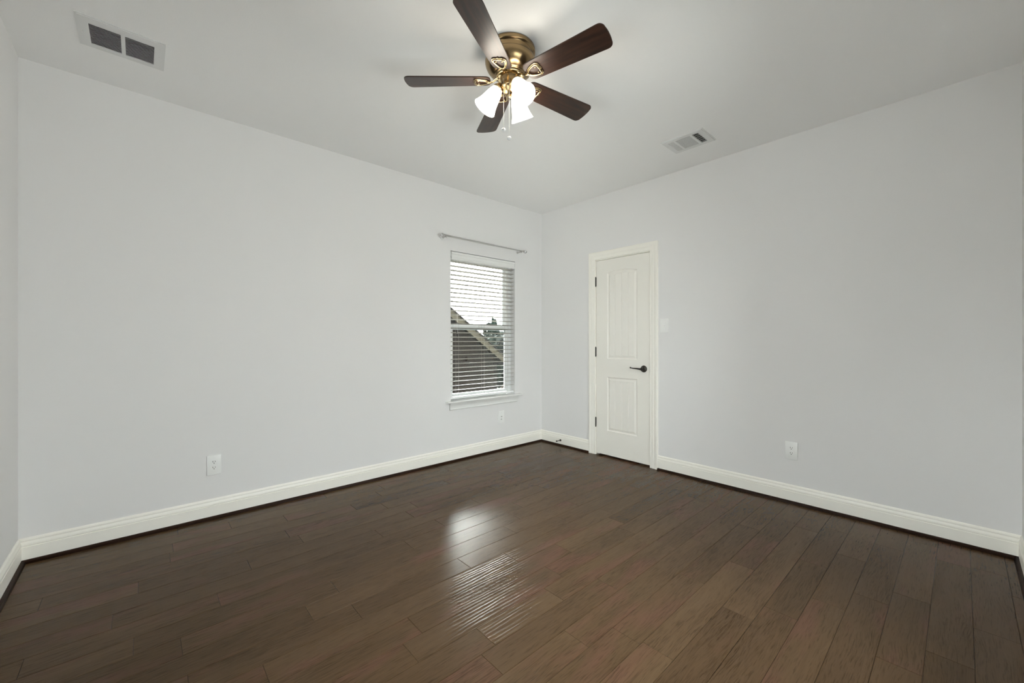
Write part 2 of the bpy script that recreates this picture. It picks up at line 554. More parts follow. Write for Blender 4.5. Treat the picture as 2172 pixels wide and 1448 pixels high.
runs = {'back': [(-L, 0, True, True)], 'right': [(-M, DI0 - CAS_W, True, False), (DI1 + CAS_W, 0, False, True)],
        'left': [(-M, 0, True, True)], 'front': [(-L, 0, True, True)]}
for i, (w, segs) in enumerate(runs.items()):
    bm = bmesh.new()
    for s in segs: run(bm, w, s[0], s[1], BASE, s[2], s[3])
    bmesh.ops.recalc_face_normals(bm, faces=bm.faces)
    tag(obj('baseboard_' + w, bm, TRIM, smooth=35), kind='structure')
    bm = bmesh.new()
    for s in segs: run(bm, w, s[0], s[1], SHOEP, s[2], s[3])
    bmesh.ops.recalc_face_normals(bm, faces=bm.faces)
    tag(obj('trim_%d' % (i + 1), bm, SHOE, smooth=50), kind='structure')

# ------------------------------------------------------------------ closet door in the right wall
door = thing('door_1', loc=(0, -1.117, 0), kind='structure')
DL = (0, -1.117, 0)
CPROF = [(0, 0), (0, .008), (.003, .0105), (.009, .0105), (.013, .0085), (.020, .0090), (.034, .0125), (.040, .0125), (.044, .0105),
         (.049, .0110), (.056, .0155), (.066, .0172), (.076, .0172), (.081, .0155), (.083, .012), (.083, 0)]
bm = bmesh.new()
ZT = 2.068
rings = []
for y, sy, z in ((DI1, 1, 0), (DI1, 1, 'top'), (DI0, -1, 'top'), (DI0, -1, 0)):
    rings.append([bm.verts.new((-t_, y + sy * w_, 0.0 if z == 0 else ZT + w_)) for w_, t_ in CPROF])
for a, b_ in zip(rings, rings[1:]):
    for i in range(len(CPROF) - 1):
        bm.faces.new((a[i], a[i + 1], b_[i + 1], b_[i]))
bm.faces.new(rings[0]); bm.faces.new(rings[-1])
bmesh.ops.recalc_face_normals(bm, faces=bm.faces)
obj('door_casing', local(bm, DL), TRIM, door, smooth=35)
bm = bmesh.new()   # jamb: lining of the opening with a stop behind the slab
for y0, y1 in ((DY1 - .022, DY1 - .0005), (DY0 + .0005, DY0 + .022)):
    box(bm, (0.0, y0, 0), (WT, y1, ZT + .004))
box(bm, (0.0, DY0 + .0005, ZT - .006), (WT, DY1 - .0005, DZ - .001))
box(bm, (0.042, DY1 - .034, 0), (0.08, DY1 - .0225, ZT - .007))
box(bm, (0.042, DY0 + .0225, 0), (0.08, DY0 + .034, ZT - .007))
box(bm, (0.042, DY0 + .035, ZT - .018), (0.08, DY1 - .035, ZT - .007))
obj('door_jamb', local(bm, DL), TRIM, door)

def door_slab():
    bm = bmesh.new()
    XF = 0.0035
    y0, y1, z0, z1 = -1.4275, -0.8085, 0.018, 2.058
    pl, pr = -1.292, -0.944
    def P(y, z, d=0.0): return (XF + d, y, z)
    arch = lambda y: 1.914 + 0.022 * math.cos(PI * (y - (pl + pr) / 2) / (pr - pl)) if pl <= y <= pr else 1.914
    K = 24
    offs = [(0, 0), (.004, .0045), (.011, .0085), (.014, .0085), (.030, .0035), (.037, .0015), (.0385, .0030)]
    panels = [(1.022, arch), (0.270, lambda y: 0.832)]
    # surrounding face: stiles and rails
    quad(bm, P(y0, z0), P(pl, z0), P(pl, z1), P(y0, z1))
    quad(bm, P(pr, z0), P(y1, z0), P(y1, z1), P(pr, z1))
    ys = [pl + (pr - pl) * i / K for i in range(K + 1)]
    for a, b_ in zip(ys, ys[1:]):
        quad(bm, P(a, z0), P(b_, z0), P(b_, .270), P(a, .270))
        quad(bm, P(a, .832), P(b_, .832), P(b_, 1.022), P(a, 1.022))
        quad(bm, P(a, arch(a)), P(b_, arch(b_)), P(b_, z1), P(a, z1))
    for zb, top in panels:
        loops = []
        for o, d in offs:
            L_ = []
            for i in range(K + 1):
                s = i / K
                L_.append((pl + o + (pr - pl - 2 * o) * s, zb + o, d))
            for i in range(K + 1):
                s = 1 - i / K
                yy = pl + o + (pr - pl - 2 * o) * s
                yt = pl + (pr - pl) * s
                L_.append((yy, top(yt) - o, d))
            loops.append([bm.verts.new(P(y, z, d_)) for y, z, d_ in L_])
        for a, b_ in zip(loops, loops[1:]):
            n = len(a)
            for i in range(n):
                bm.faces.new((a[i], a[(i + 1) % n], b_[(i + 1) % n], b_[i]))
        # beaded field with three V grooves
        o, d0 = offs[-1]
        fl, fr = pl + o, pr - o
        cols = [(fl + (fr - fl) * i / K, d0) for i in range(K + 1)]
        for gy in (-1.039, -1.117, -1.193):
            cols = [c for c in cols if abs(c[0] - gy) > .0045]
            cols += [(gy - .0036, d0), (gy - .001, d0 + .0042), (gy + .001, d0 + .0042), (gy + .0036, d0)]
        cols.sort()
        tf = lambda y: top(pl + (pr - pl) * (y - fl) / (fr - fl)) - o
        for (a, da), (b_, db) in zip(cols, cols[1:]):
            quad(bm, P(a, zb + o, da), P(b_, zb + o, db), P(b_, tf(b_), db), P(a, tf(a), da))
    XB = 0.038
    quad(bm, (XB, y0, z0), (XB, y0, z1), (XB, y1, z1), (XB, y1, z0))
    quad(bm, P(y0, z0), P(y0, z1), (XB, y0, z1), (XB, y0, z0))
    quad(bm, P(y1, z0), (XB, y1, z0), (XB, y1, z1), P(y1, z1))
    quad(bm, P(y0, z1), P(y1, z1), (XB, y1, z1), (XB, y0, z1))
    quad(bm, P(y0, z0), (XB, y0, z0), (XB, y1, z0), P(y1, z0))
    bmesh.ops.remove_doubles(bm, verts=bm.verts, dist=1e-5)
    bmesh.ops.recalc_face_normals(bm, faces=bm.faces)
    return bm
slab = obj('door_slab', local(door_slab(), DL), DOORP, door)
# lever handle
bm = bmesh.new()
yk, zk = -1.365, 0.937
Mx = Matrix.Translation((0.003, yk, zk)) @ Matrix.Rotation(-PI / 2, 4, 'Y')
lathe(bm, [(0, 0), (.033, 0), (.033, .004), (.031, .008), (.026, .011), (.018, .014), (.015, .020), (.012, .030), (.012, .040), (0.0135, .044), (.014, .052), (.011, .058), (0, .060)], 32, Mx)
tube(bm, [(-.048, yk, zk), (-.052, yk + .02, zk + .001), (-.053, yk + .05, zk + .003), (-.051, yk + .08, zk + .004), (-.047, yk + .105, zk + .006), (-.046, yk + .116, zk + .009)],
     [.013, .011, .009, .0075, .006, .007], 12, flat=.75)
sphere(bm, (-.046, yk + .117, zk + .009), .0072, 12, 8)
obj('door_handle', local(bm, DL), BRONZE, slab, smooth=40)
bm = bmesh.new(); box(bm, (0.0008, -1.4322, .905), (.020, -1.4276, .962))
obj('latch_plate', local(bm, DL), BRONZE, slab)
for zh in (1.838, 1.093, 0.345):
    bm = bmesh.new()
    tube(bm, [(-.0045, -.8045, zh - .047), (-.0045, -.8045, zh + .047)], .0062, 12)
    for dz in (-.0275, -.0095, .0095, .0275):
        tube(bm, [(-.0045, -.8045, zh + dz - .0004), (-.0045, -.8045, zh + dz + .0004)], .0066, 12)
    sphere(bm, (-.0045, -.8045, zh + .048), .0058, 12, 8); sphere(bm, (-.0045, -.8045, zh - .048), .0058, 12, 8)
    box(bm, (-.0005, -.8072, zh - .045), (.030, -.8052, zh + .045))
    obj('hinge', local(bm, DL), BRONZE, door, smooth=40)
# dark closet behind the door: floor strip and back
bm = bmesh.new(); box(bm, (WT + .001, DY0 - .1, -.02), (WT + .55, DY1 + .1, 0.0))
tag(obj('floor_closet', bm, SHOE), kind='structure')
bm = bmesh.new()
box(bm, (WT + .551, DY0 - .1, -.02), (WT + .60, DY1 + .1, DZ + .1))
box(bm, (WT + .001, DY0 - .15, -.02), (WT + .60, DY0 - .101, DZ + .1))
box(bm, (WT + .001, DY1 + .101, -.02), (WT + .60, DY1 + .15, DZ + .1))
box(bm, (WT + .001, DY0 - .15, DZ + .101), (WT + .60, DY1 + .15, DZ + .15))
tag(obj('wall_closet', bm, WALL), kind='structure')

# ------------------------------------------------------------------ windows
def window(name, x0, x1, z0, z1, mull=0, loc=None, rotz=0.0):
    """single-hung vinyl window set in a drywall opening; local frame: inside face of the wall y=0, outdoors +y"""
    root = thing(name, loc=loc or ((x0 + x1) / 2, 0, 0), rotz=rotz, kind='structure')
    a, b_ = -(x1 - x0) / 2, (x1 - x0) / 2
    bot = z0 + 0.018
    e = 0.0008
    def ring(bm, xa, xb, za, zb, w, wb, wt, ya, yb, bev=0.003):
        box(bm, (xa, ya, za), (xa + w, yb, zb), bev)
        box(bm, (xb - w, ya, za), (xb, yb, zb), bev)
        box(bm, (xa + w, ya, za), (xb - w, yb, za + wb), bev)
        box(bm, (xa + w, ya, zb - wt), (xb - w, yb, zb), bev)
    n = mull + 1
    for k in range(n):
        xa = a + (b_ - a) * k / n + e; xb = a + (b_ - a) * (k + 1) / n - e
        bm = bmesh.new()
        ring(bm, xa, xb, bot, z1 - e, .040, .020, .040, .072, .148)
        box(bm, (xa + .040, .110, bot + .02), (xa + .046, .116, z1 - .041)); box(bm, (xb - .046, .110, bot + .02), (xb - .040, .116, z1 - .041))
        obj('window_frame', bm, VINYL, root)
        zm0, zm1 = 1.318, 1.385
        bm = bmesh.new()
        ring(bm, xa + .0405, xb - .0405, bot + .0205, zm1, .036, .036, .040, .080, .108)
        box(bm, ((xa + xb) / 2 - .03, .068, zm1 - .03), ((xa + xb) / 2 + .03, .0795, zm1 - .012), .003)
        s = obj('lower_sash', bm, VINYL, root)
        bm = bmesh.new(); box(bm, (xa + .072, .092, bot + .052), (xb - .072, .096, zm1 - .036))
        obj('glass_pane', bm, PANE, s)
        bm = bmesh.new()
        ring(bm, xa + .0405, xb - .0405, zm0 + .008, z1 - .042, .030, .034, .034, .116, .144)
        s = obj('upper_sash', bm, VINYL, root)
        bm = bmesh.new(); box(bm, (xa + .066, .128, zm0 + .038), (xb - .066, .132, z1 - .072))
        obj('glass_pane', bm, PANE, s)
    # stool (sill board) with horns, and apron
    bm = bmesh.new()
    zs = z0 + .0155
    prof = [(-.046, zs - .017), (-.050, zs - .013), (-.051, zs - .008), (-.049, zs - .003), (-.045, zs), (.0725, zs), (.0725, zs - .0150), (-.001, zs - .0150), (-.001, zs - .018)]
    l_, r_ = a - .060, b_ + .076
    A = [bm.verts.new((l_, y, z)) for y, z in prof]
    B = [bm.verts.new((r_, y, z)) for y, z in prof]
    # the horns end at the wall face: only the middle runs into the opening
    def pr(xa, xb, pf):
        A = [bm.verts.new((xa, y, z)) for y, z in pf]; B = [bm.verts.new((xb, y, z)) for y, z in pf]
        for i in range(len(pf)):
            j = (i + 1) % len(pf)
            bm.faces.new((A[i], A[j], B[j], B[i]))
        bm.faces.new(A); bm.faces.new(B)
    for v in A + B: bm.verts.remove(v)
    nose = prof[:5] + [(-.0008, zs), (-.0008, zs - .018)]
    pr(l_, r_, nose)
    pr(a + e, b_ - e, [(-.0008, zs), (.0725, zs), (.0725, z0 + .0008), (-.0008, z0 + .0008)])
    bmesh.ops.recalc_face_normals(bm, faces=bm.faces)
    obj('window_sill', bm, WTRIM, root, smooth=30)
    bm = bmesh.new()
    zt = zs - .0182
    ap = [(.036, 0), (.034, -.008), (.027, -.018), (.021, -.031), (.018, -.045), (.018, -.056), (.021, -.060), (.021, -.066), (.017, -.0705), (.0008, -.0715)]
    ap = [(d, zt + z) for d, z in ap] + [(.0008, zt)]
    A = [bm.verts.new((a - .012 - (d * .45), -d, z)) for d, z in ap]
    B = [bm.verts.new((b_ + .012 + (d * .45), -d, z)) for d, z in ap]
    for i in range(len(ap)):
        j = (i + 1) % len(ap)
        bm.faces.new((A[i], A[j], B[j], B[i]))
    bm.faces.new(A); bm.faces.new(B)
    bmesh.ops.recalc_face_normals(bm, faces=bm.faces)
    obj('window_apron', bm, WTRIM, root, smooth=30)
    return root
window('window_1', WX0, WX1, WZ0, WZ1)
window('added_window_2', FX0, FX1, FZ0, FZ1, 1, ((FX0 + FX1) / 2, -M, 0), PI)  # added behind the camera, out of view, to light the room
window('added_window_3', LY0, LY1, FZ0, FZ1, 1, (-L, (LY0 + LY1) / 2, 0), PI / 2)  # likewise added out of view, for daylight on the right wall

# ------------------------------------------------------------------ horizontal blind in the window
bl = thing('window_blind', 'white horizontal slat blind with valance, slats open, hung inside the window', 'window blind', ((WX0 + WX1) / 2, .035, WZ1))
BLc = ((WX0 + WX1) / 2, .035, WZ1)
bx0, bx1 = WX0 + .006, WX1 - .006
bm = bmesh.new()
pv = [(.000, 2.104), (-.007, 2.104), (-.009, 2.098), (-.009, 2.082), (-.006, 2.078), (-.006, 2.050), (-.009, 2.046), (-.009, 2.034), (-.005, 2.027), (.000, 2.027)]
A = [bm.verts.new((bx0 + .001, y + .004, z)) for y, z in pv]; B = [bm.verts.new((bx1 - .001, y + .004, z)) for y, z in pv]
for i in range(len(pv)):
    bm.faces.new((A[i], A[(i + 1) % len(pv)], B[(i + 1) % len(pv)], B[i]))
bm.faces.new(A); bm.faces.new(B)
bmesh.ops.recalc_face_normals(bm, faces=bm.faces)
obj('valance', local(bm, BLc), WTRIM, bl, smooth=30)
bm = bmesh.new(); box(bm, (bx0, .010, 2.062), (bx1, .060, 2.108), .002)
obj('headrail', local(bm, BLc), VINYL, bl)
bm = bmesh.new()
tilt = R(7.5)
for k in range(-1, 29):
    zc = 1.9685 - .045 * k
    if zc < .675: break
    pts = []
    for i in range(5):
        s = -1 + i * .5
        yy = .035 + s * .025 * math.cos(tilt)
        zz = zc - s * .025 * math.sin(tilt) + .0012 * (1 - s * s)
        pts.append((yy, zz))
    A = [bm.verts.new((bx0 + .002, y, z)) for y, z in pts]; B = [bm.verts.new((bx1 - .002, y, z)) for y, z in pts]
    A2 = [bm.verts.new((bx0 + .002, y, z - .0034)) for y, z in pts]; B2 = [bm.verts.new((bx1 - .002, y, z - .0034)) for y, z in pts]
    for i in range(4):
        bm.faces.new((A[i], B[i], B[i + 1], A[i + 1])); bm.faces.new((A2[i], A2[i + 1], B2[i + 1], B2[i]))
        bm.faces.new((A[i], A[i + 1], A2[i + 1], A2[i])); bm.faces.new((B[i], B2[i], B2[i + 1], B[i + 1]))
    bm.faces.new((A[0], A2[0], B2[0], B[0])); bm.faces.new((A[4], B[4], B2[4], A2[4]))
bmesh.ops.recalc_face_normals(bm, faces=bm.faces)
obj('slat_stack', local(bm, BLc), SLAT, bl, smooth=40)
bm = bmesh.new(); box(bm, (bx0, .011, .624), (bx1, .059, .643), .003)
obj('bottom_rail', local(bm, BLc), VINYL, bl)
for xx in (-1.205, -0.872, -0.540):
    bm = bmesh.new()
    for yy in (.0088, .0612):
        tube(bm, [(xx, yy, 2.06), (xx, yy, .645)], .0005, 6)
    tube(bm, [(xx + .012, .035, 2.06), (xx + .012, .035, .645)], .0004, 6)
    obj('ladder_cord', local(bm, BLc), SLAT, bl)
for xx, zz in ((-1.230, 1.31), (-1.222, 1.27)):
    bm = bmesh.new()
    tube(bm, [(xx, .0065, 2.06), (xx, .0062, zz)], .0008, 6)
    o_ = obj('lift_cord', local(bm, BLc), WTRIM, bl)
    bm = bmesh.new()
    lathe(bm, [(0, .012), (.003, .011), (.0045, 0), (.0055, -.016), (.004, -.020), (0, -.021)], 14, Matrix.Translation((xx, .0060, zz)))
    obj('tassel', local(bm, BLc), BLACK, o_, smooth=40)

# ------------------------------------------------------------------ curtain rod
rc = (-.895, -.070, 2.229)
rod = thing('curtain_rod', 'thin silver curtain rod with crystal ball ends, mounted above the window', 'curtain rod', rc)
bm = bmesh.new()
tube(bm, [(-1.425, -.070, 2.229), (-.80, -.070, 2.229)], .0080, 16)
tube(bm, [(-.80, -.070, 2.229), (-.365, -.070, 2.229)], .0066, 16)
obj('pole', local(bm, rc), CHROME, rod, smooth=40)
for sx_ in (-1, 1):
    xe = -1.425 if sx_ < 0 else -.365
    bm = bmesh.new()
    Mf = Matrix.Translation((xe, -.070, 2.229)) @ Matrix.Rotation(sx_ * PI / 2, 4, 'Y')
    lathe(bm, [(0, -.002), (.011, -.002), (.011, .004), (.007, .007), (.007, .010), (.010, .012), (0, .013)], 20, Mf)
    fc = obj('finial', local(bm, rc), CHROME, rod, smooth=40)
    bm = bmesh.new()
    t_ = bmesh.new(); bmesh.ops.create_icosphere(t_, subdivisions=2, radius=.0185)
    merge(bm, t_, Matrix.Translation((xe + sx_ * .030, -.070, 2.229)))
    obj('crystal_ball', local(bm, rc), CRYSTAL, fc)
    xb = -1.405 if sx_ < 0 else -.400
    bm = bmesh.new()
    lathe(bm, [(0, 0), (.012, 0), (.012, .003), (.009, .005), (0, .006)], 20, Matrix.Translation((xb, -.0005, 2.222)) @ Matrix.Rotation(PI / 2, 4, 'X'))
    tube(bm, [(xb, -.006, 2.222), (xb, -.050, 2.219), (xb, -.066, 2.218)], .0045, 10)
    tube(bm, [(xb, -.062, 2.226), (xb, -.063, 2.2205), (xb, -.070, 2.2195), (xb, -.077, 2.2205), (xb, -.079, 2.226)], .0025, 8)
    tube(bm, [(xb, -.070, 2.2195), (xb, -.070, 2.207)], .0035, 8)
    obj('bracket', local(bm, rc), CHROME, rod, smooth=40)

# ------------------------------------------------------------------ outlets, switch, door stop
def faceplate(w=.080, h=.132, d=.006):
    """plate in its own frame: x across, z up, -y out of the wall"""
    bm = bmesh.new()
    box(bm, (-w / 2, -d, -h / 2), (w / 2, -.0003, h / 2), .0022)
    return bm
def outlet(name, label, loc, rotz, kind_='duplex', group=None):
    r = thing(name, label, 'outlet' if kind_ == 'duplex' else 'wall plate', loc, rotz, group)
    obj('plate', faceplate(), PLATE, r, smooth=40)
    if kind_ == 'duplex':
        for sz in (-1, 1):
            bm = bmesh.new()
            t = bmesh.new()
            pts = []
            for i in range(28):
                an = 2 * PI * i / 28
                pts.append((.0175 * math.cos(an), max(-.0140, min(.0140, .0175 * math.sin(an)))))
            fr = [t.verts.new((x, -.0075, z)) for x, z in pts]; bk = [t.verts.new((x, -.005, z)) for x, z in pts]
            t.faces.new(fr)
            for i in range(28): t.faces.new((fr[i], fr[(i + 1) % 28], bk[(i + 1) % 28], bk[i]))
            bmesh.ops.recalc_face_normals(t, faces=t.faces)
            merge(bm, t, Matrix.Translation((0, 0, sz * .0195)))
            o_ = obj('receptacle', bm, PLATE, r)
            bm = bmesh.new()
            zc = sz * .0195
            box(bm, (-.0078, -.0079, zc - .0005), (-.0052, -.0072, zc + .0085))
            box(bm, (.0052, -.0079, zc + .0005), (.0078, -.0072, zc + .0075))
            lathe(bm, [(0, 0), (.0028, 0), (.0028, .0007), (0, .0007)], 14, Matrix.Translation((0, -.0072, zc - .0068)) @ Matrix.Rotation(PI / 2, 4, 'X'))
            obj('socket_slots', bm, BLACK, o_)
        bm = bmesh.new()
        lathe(bm, [(0, 0), (.0030, 0), (.0030, .001), (.002, .0018), (0, .002)], 14, Matrix.Translation((0, -.0058, 0)) @ Matrix.Rotation(PI / 2, 4, 'X'))
        obj('screw', bm, PLATE, r, smooth=40)
    else:
        bm = bmesh.new()
        lathe(bm, [(0, 0), (.0065, 0), (.0065, .002), (.0045, .0022), (.0045, .009), (.0025, .009), (.0025, .004), (0, .004)], 16, Matrix.Translation((0, -.0058, .006)) @ Matrix.Rotation(PI / 2, 4, 'X'))
        box(bm, (-.0075, -.0068, -.030), (.0075, -.0055, -.017), .0004)
        obj('jack', bm, CHROME, r, smooth=30)
        for sz in (-1, 1):
            bm = bmesh.new()
            lathe(bm, [(0, 0), (.0030, 0), (.0030, .001), (.002, .0018), (0, .002)], 14, Matrix.Translation((0, -.0058, sz * .048)) @ Matrix.Rotation(PI / 2, 4, 'X'))
            obj('screw', bm, PLATE, r, smooth=40)
    return r
outlet('wall_outlet', 'white duplex electrical outlet low on the window wall, nearest the left corner', (-3.230, 0, .363), 0, 'duplex', 'duplex outlets')
outlet('wall_outlet', 'white duplex electrical outlet low on the wall right of the door', (0, -2.577, .389), -PI / 2, 'duplex', 'duplex outlets')
outlet('wall_jack', 'small white jack plate below the window sill near the corner', (-.644, 0, .365), 0, 'jack')
sw = thing('light_switch', 'white single toggle light switch on the wall beside the door casing', 'light switch', (0, -1.5775, 1.350), -PI / 2)
obj('plate', faceplate(.080, .130), PLATE, sw, smooth=40)
bm = bmesh.new()
box(bm, (-.0055, -.0068, -.0125), (.0055, -.0055, .0125), .0004)
t = bmesh.new(); box(t, (-.0038, -.016, -.004), (.0038, 0, .004), .001)
merge(bm, t, Matrix.Translation((0, -.005, 0)) @ Matrix.Rotation(R(28), 4, 'X'))
obj('toggle', bm, PLATE, sw, smooth=40)
for sz in (-1, 1):
    bm = bmesh.new()
    lathe(bm, [(0, 0), (.0030, 0), (.0030, .001), (.002, .0018), (0, .002)], 14, Matrix.Translation((0, -.0058, sz * .030)) @ Matrix.Rotation(PI / 2, 4, 'X'))
    obj('screw', bm, PLATE, sw, smooth=40)
ds = thing('door_stop', 'small dark metal door stop screwed to the baseboard near the corner', 'door stop', (-.0135, -.318, .062))
Mx = Matrix.Rotation(-PI / 2, 4, 'Y')
bm = bmesh.new(); lathe(bm, [(0, 0), (.0125, 0), (.0125, .003), (.008, .009), (.005, .012), (.0042, .014), (.0042, .058), (.0055, .060), (0, .061)], 24, Mx)
obj('post', bm, BRONZE, ds, smooth=40)
bm = bmesh.new(); lathe(bm, [(0, .060), (.0075, .060), (.0085, .064), (.0080, .072), (.005, .075), (0, .0755)], 20, Mx)
obj('bumper_tip', bm, RUBBER, ds, smooth=40)

# ------------------------------------------------------------------ ceiling vents
vr = thing('return_grille', 'white rectangular return air grille with two louvered panels on the ceiling, left', 'ceiling vent', (-3.666, -.522, H))
vl = (-3.666, -.522, H)
def frame_ring(bm, x0, x1, y0, y1, holes, z0, z1):
    """plate z0..z1 with rectangular holes given as x/y cuts"""
    xs = sorted({x0, x1, *[h[0] for h in holes], *[h[1] for h in holes]})
    ys = sorted({y0, y1, *[h[2] for h in holes], *[h[3] for h in holes]})
    inside = lambda x, y: any(h[0] < x < h[1] and h[2] < y < h[3] for h in holes)
    for a, b_ in zip(xs, xs[1:]):
        for c, d in zip(ys, ys[1:]):
            if not inside((a + b_) / 2, (c + d) / 2): box(bm, (a, c, z0), (b_, d, z1))
    bmesh.ops.remove_doubles(bm, verts=bm.verts, dist=1e-5)
gx0, gx1, gy0, gy1 = -3.830, -3.502, -.662, -.382
hol = [(-3.786, -3.673, -.606, -.421), (-3.657, -3.546, -.606, -.421)]
bm = bmesh.new()
frame_ring(bm, gx0 + .008, gx1 - .008, gy0 + .008, gy1 - .008, hol, H - .007, H - .0004)
for (xa, xb, ya, yb) in ((gx0, gx1, gy0, gy0 + .008), (gx0, gx1, gy1 - .008, gy1), (gx0, gx0 + .008, gy0 + .008, gy1 - .008), (gx1 - .008, gx1, gy0 + .008, gy1 - .008)):
    box(bm, (xa, ya, H - .004), (xb, yb, H - .0004))
obj('grille_frame', local(bm, vl), VENT, vr)
for x0, x1, y0, y1 in hol:
    bm = bmesh.new()
    n = 16
    for i in range(n):
        yc = y0 + (y1 - y0) * (i + .5) / n
        t = bmesh.new(); box(t, (x0 + .0002, -.0045, -.0004), (x1 - .0002, .0045, .0004))
        merge(bm, t, Matrix.Translation((0, yc, H - .0045)) @ Matrix.Rotation(R(40), 4, 'X'))
    obj('louver_panel', local(bm, vl), VENT, vr)
bm = bmesh.new(); box(bm, (hol[0][0] - .004, hol[0][2] - .004, H - .0016), (hol[1][1] + .004, hol[0][3] + .004, H - .0003))
obj('duct_shade_sheet', local(bm, vl), DARK, vr)  # flat dark sheet standing in for the shaded duct
for xx in (gx0 + .022, gx1 - .022):
    bm = bmesh.new(); sphere(bm, (xx, -.522, H - .007), .004, 12, 8, (1, 1, .5))
    obj('screw', local(bm, vl), VENT, vr, smooth=40)

vl = (-.4825, -2.016, H)
vs = thing('supply_register', 'white three-section supply air register on the ceiling above the door wall', 'ceiling vent', vl)
hol = [(-.573, -.393, -1.942, -1.899), (-.573, -.393, -2.066, -1.958), (-.573, -.393, -2.128, -2.084)]
bm = bmesh.new()
frame_ring(bm, -.606, -.360, -2.168, -1.866, hol, H - .008, H - .0004)
for (xa, xb, ya, yb) in ((-.612, -.354, -2.174, -2.168), (-.612, -.354, -1.866, -1.860), (-.612, -.606, -2.168, -1.866), (-.360, -.354, -2.168, -1.866)):
    box(bm, (xa, ya, H - .004), (xb, yb, H - .0004))
obj('register_frame', local(bm, vl), VENT, vs)
def fins(x0, x1, y0, y1, n, along, ang, w=.010):
    bm = bmesh.new()
    for i in range(n):
        s = (i + .5) / n
        if along == 'x':
            t = bmesh.new(); box(t, (x0 + .0002, -w / 2, -.0004), (x1 - .0002, w / 2, .0004))
            merge(bm, t, Matrix.Translation((0, y0 + (y1 - y0) * s, H - .006)) @ Matrix.Rotation(R(ang), 4, 'X'))
        else:
            t = bmesh.new(); box(t, (-w / 2, y0 + .0002, -.0004), (w / 2, y1 - .0002, .0004))
            merge(bm, t, Matrix.Translation((x0 + (x1 - x0) * s, 0, H - .006)) @ Matrix.Rotation(R(ang), 4, 'Y'))
    return bm
obj('louver_section', local(fins(-.573, -.393, -1.942, -1.899, 6, 'x', 12, .007), vl), VENT, vs)
obj('louver_section', local(fins(-.573, -.393, -2.066, -1.958, 16, 'y', -4, .008), vl), VENT, vs)
b3 = fins(-.573, -.393, -2.128, -2.084, 4, 'x', 45)
for i in range(6):
    xx = -.573 + .18 * (i + .5) / 6
    box(b3, (xx - .0012, -2.128, H - .0032), (xx + .0012, -2.084, H - .0018))
obj('louver_section', local(b3, vl), VENT, vs)
bm = bmesh.new(); box(bm, (-.577, -2.132, H - .0016), (-.389, -1.895, H - .0003))
obj('duct_shade_sheet', local(bm, vl), DARK, vs)  # shade above the louvers, made as a thin dark sheet
bm = bmesh.new(); tube(bm, [(-.540, -1.889, H - .007), (-.540, -1.885, H - .016), (-.536, -1.881, H - .024)], .0022, 8)
obj('damper_lever', local(bm, vl), VENT, vs)

# ------------------------------------------------------------------ ceiling fan
FC = (-2.153, -1.828, H)
ZB = 2.581 - H            # blade plane below the ceiling
fan = thing('ceiling_fan', 'flush mounted brass ceiling fan with five dark wood blades and three lit lamps', 'ceiling fan', FC)
bm = bmesh.new()
lathe(bm, [(0, -.0004), (.126, -.0004), (.131, -.003), (.132, -.010), (.132, -.021), (.129, -.025), (.122, -.0265), (.1205, -.030), (.1205, -.050), (.122, -.053), (.110, -.053)], 72)
obj('ceiling_canopy', bm, BRASS, fan, smooth=30)
bm = bmesh.new()
lathe(bm, [(.110, -.0535), (.127, -.054), (.131, -.058), (.1325, -.064), (.132, -.073), (.129, -.086), (.123, -.099), (.113, -.112), (.100, -.123), (.086, -.130), (.079, -.133), (.078, -.137), (0, -.137)], 72)
obj('motor_housing', bm, BRASS, fan, smooth=30)
bm = bmesh.new()
lathe(bm, [(0, -.1375), (.070, -.1375), (.073, -.140), (.074, -.145), (.071, -.149), (.063, -.150), (0, -.150)], 64)
obj('blade_hub', bm, BRASSB, fan, smooth=30)
bm = bmesh.new()
lathe(bm, [(0, -.1505), (.052, -.1505), (.053, -.153), (.0505, -.157), (.0505, -.195), (.053, -.198), (.053, -.203), (.048, -.206), (.041, -.214), (.036, -.226), (.026, -.236), (.012, -.241), (0, -.2415)], 64)
sh = obj('switch_housing', bm, BRASS, fan, smooth=30)
bm = bmesh.new(); sphere(bm, (0, 0, -.246), .0075, 16, 10)
obj('bottom_finial', bm, BRASSB, sh, smooth=60)

def blade_outline():
    right = [(.104, .020), (.106, .034), (.113, .045), (.124, .051), (.140, .0535)]
    for i in range(1, 9):
        s = i / 8
        right.append((.140 + (.520 - .140) * s, .0535 + (.0665 - .0535) * s))
    for i in range(1, 9):
        a_ = PI / 2 * i / 8
        right.append((.524 + .028 * math.sin(a_), .0385 + .028 * math.cos(a_)))
    right += [(.5545, .025), (.5555, .010)]
    return right + [(r, -t) for r, t in reversed(right)]
PITCH = math.tan(R(12))
def blade_mesh():
    bm = bmesh.new()
    pts = blade_outline()
    top = [bm.verts.new((r, t, ZB + .003 - t * PITCH)) for r, t in pts]
    bot = [bm.verts.new((r, t, ZB - .003 - t * PITCH)) for r, t in pts]
    bm.faces.new(top); bm.faces.new(bot)
    n = len(pts)
    for i in range(n): bm.faces.new((top[i], top[(i + 1) % n], bot[(i + 1) % n], bot[i]))
    bmesh.ops.recalc_face_normals(bm, faces=bm.faces)
    bmesh.ops.bevel(bm, geom=[e for e in bm.edges if abs((e.verts[0].co - e.verts[1].co).z) < .005 and len(e.link_faces) == 2 and e.calc_face_angle(0) > 1.2], offset=.0012, segments=2, affect='EDGES')
    return bm
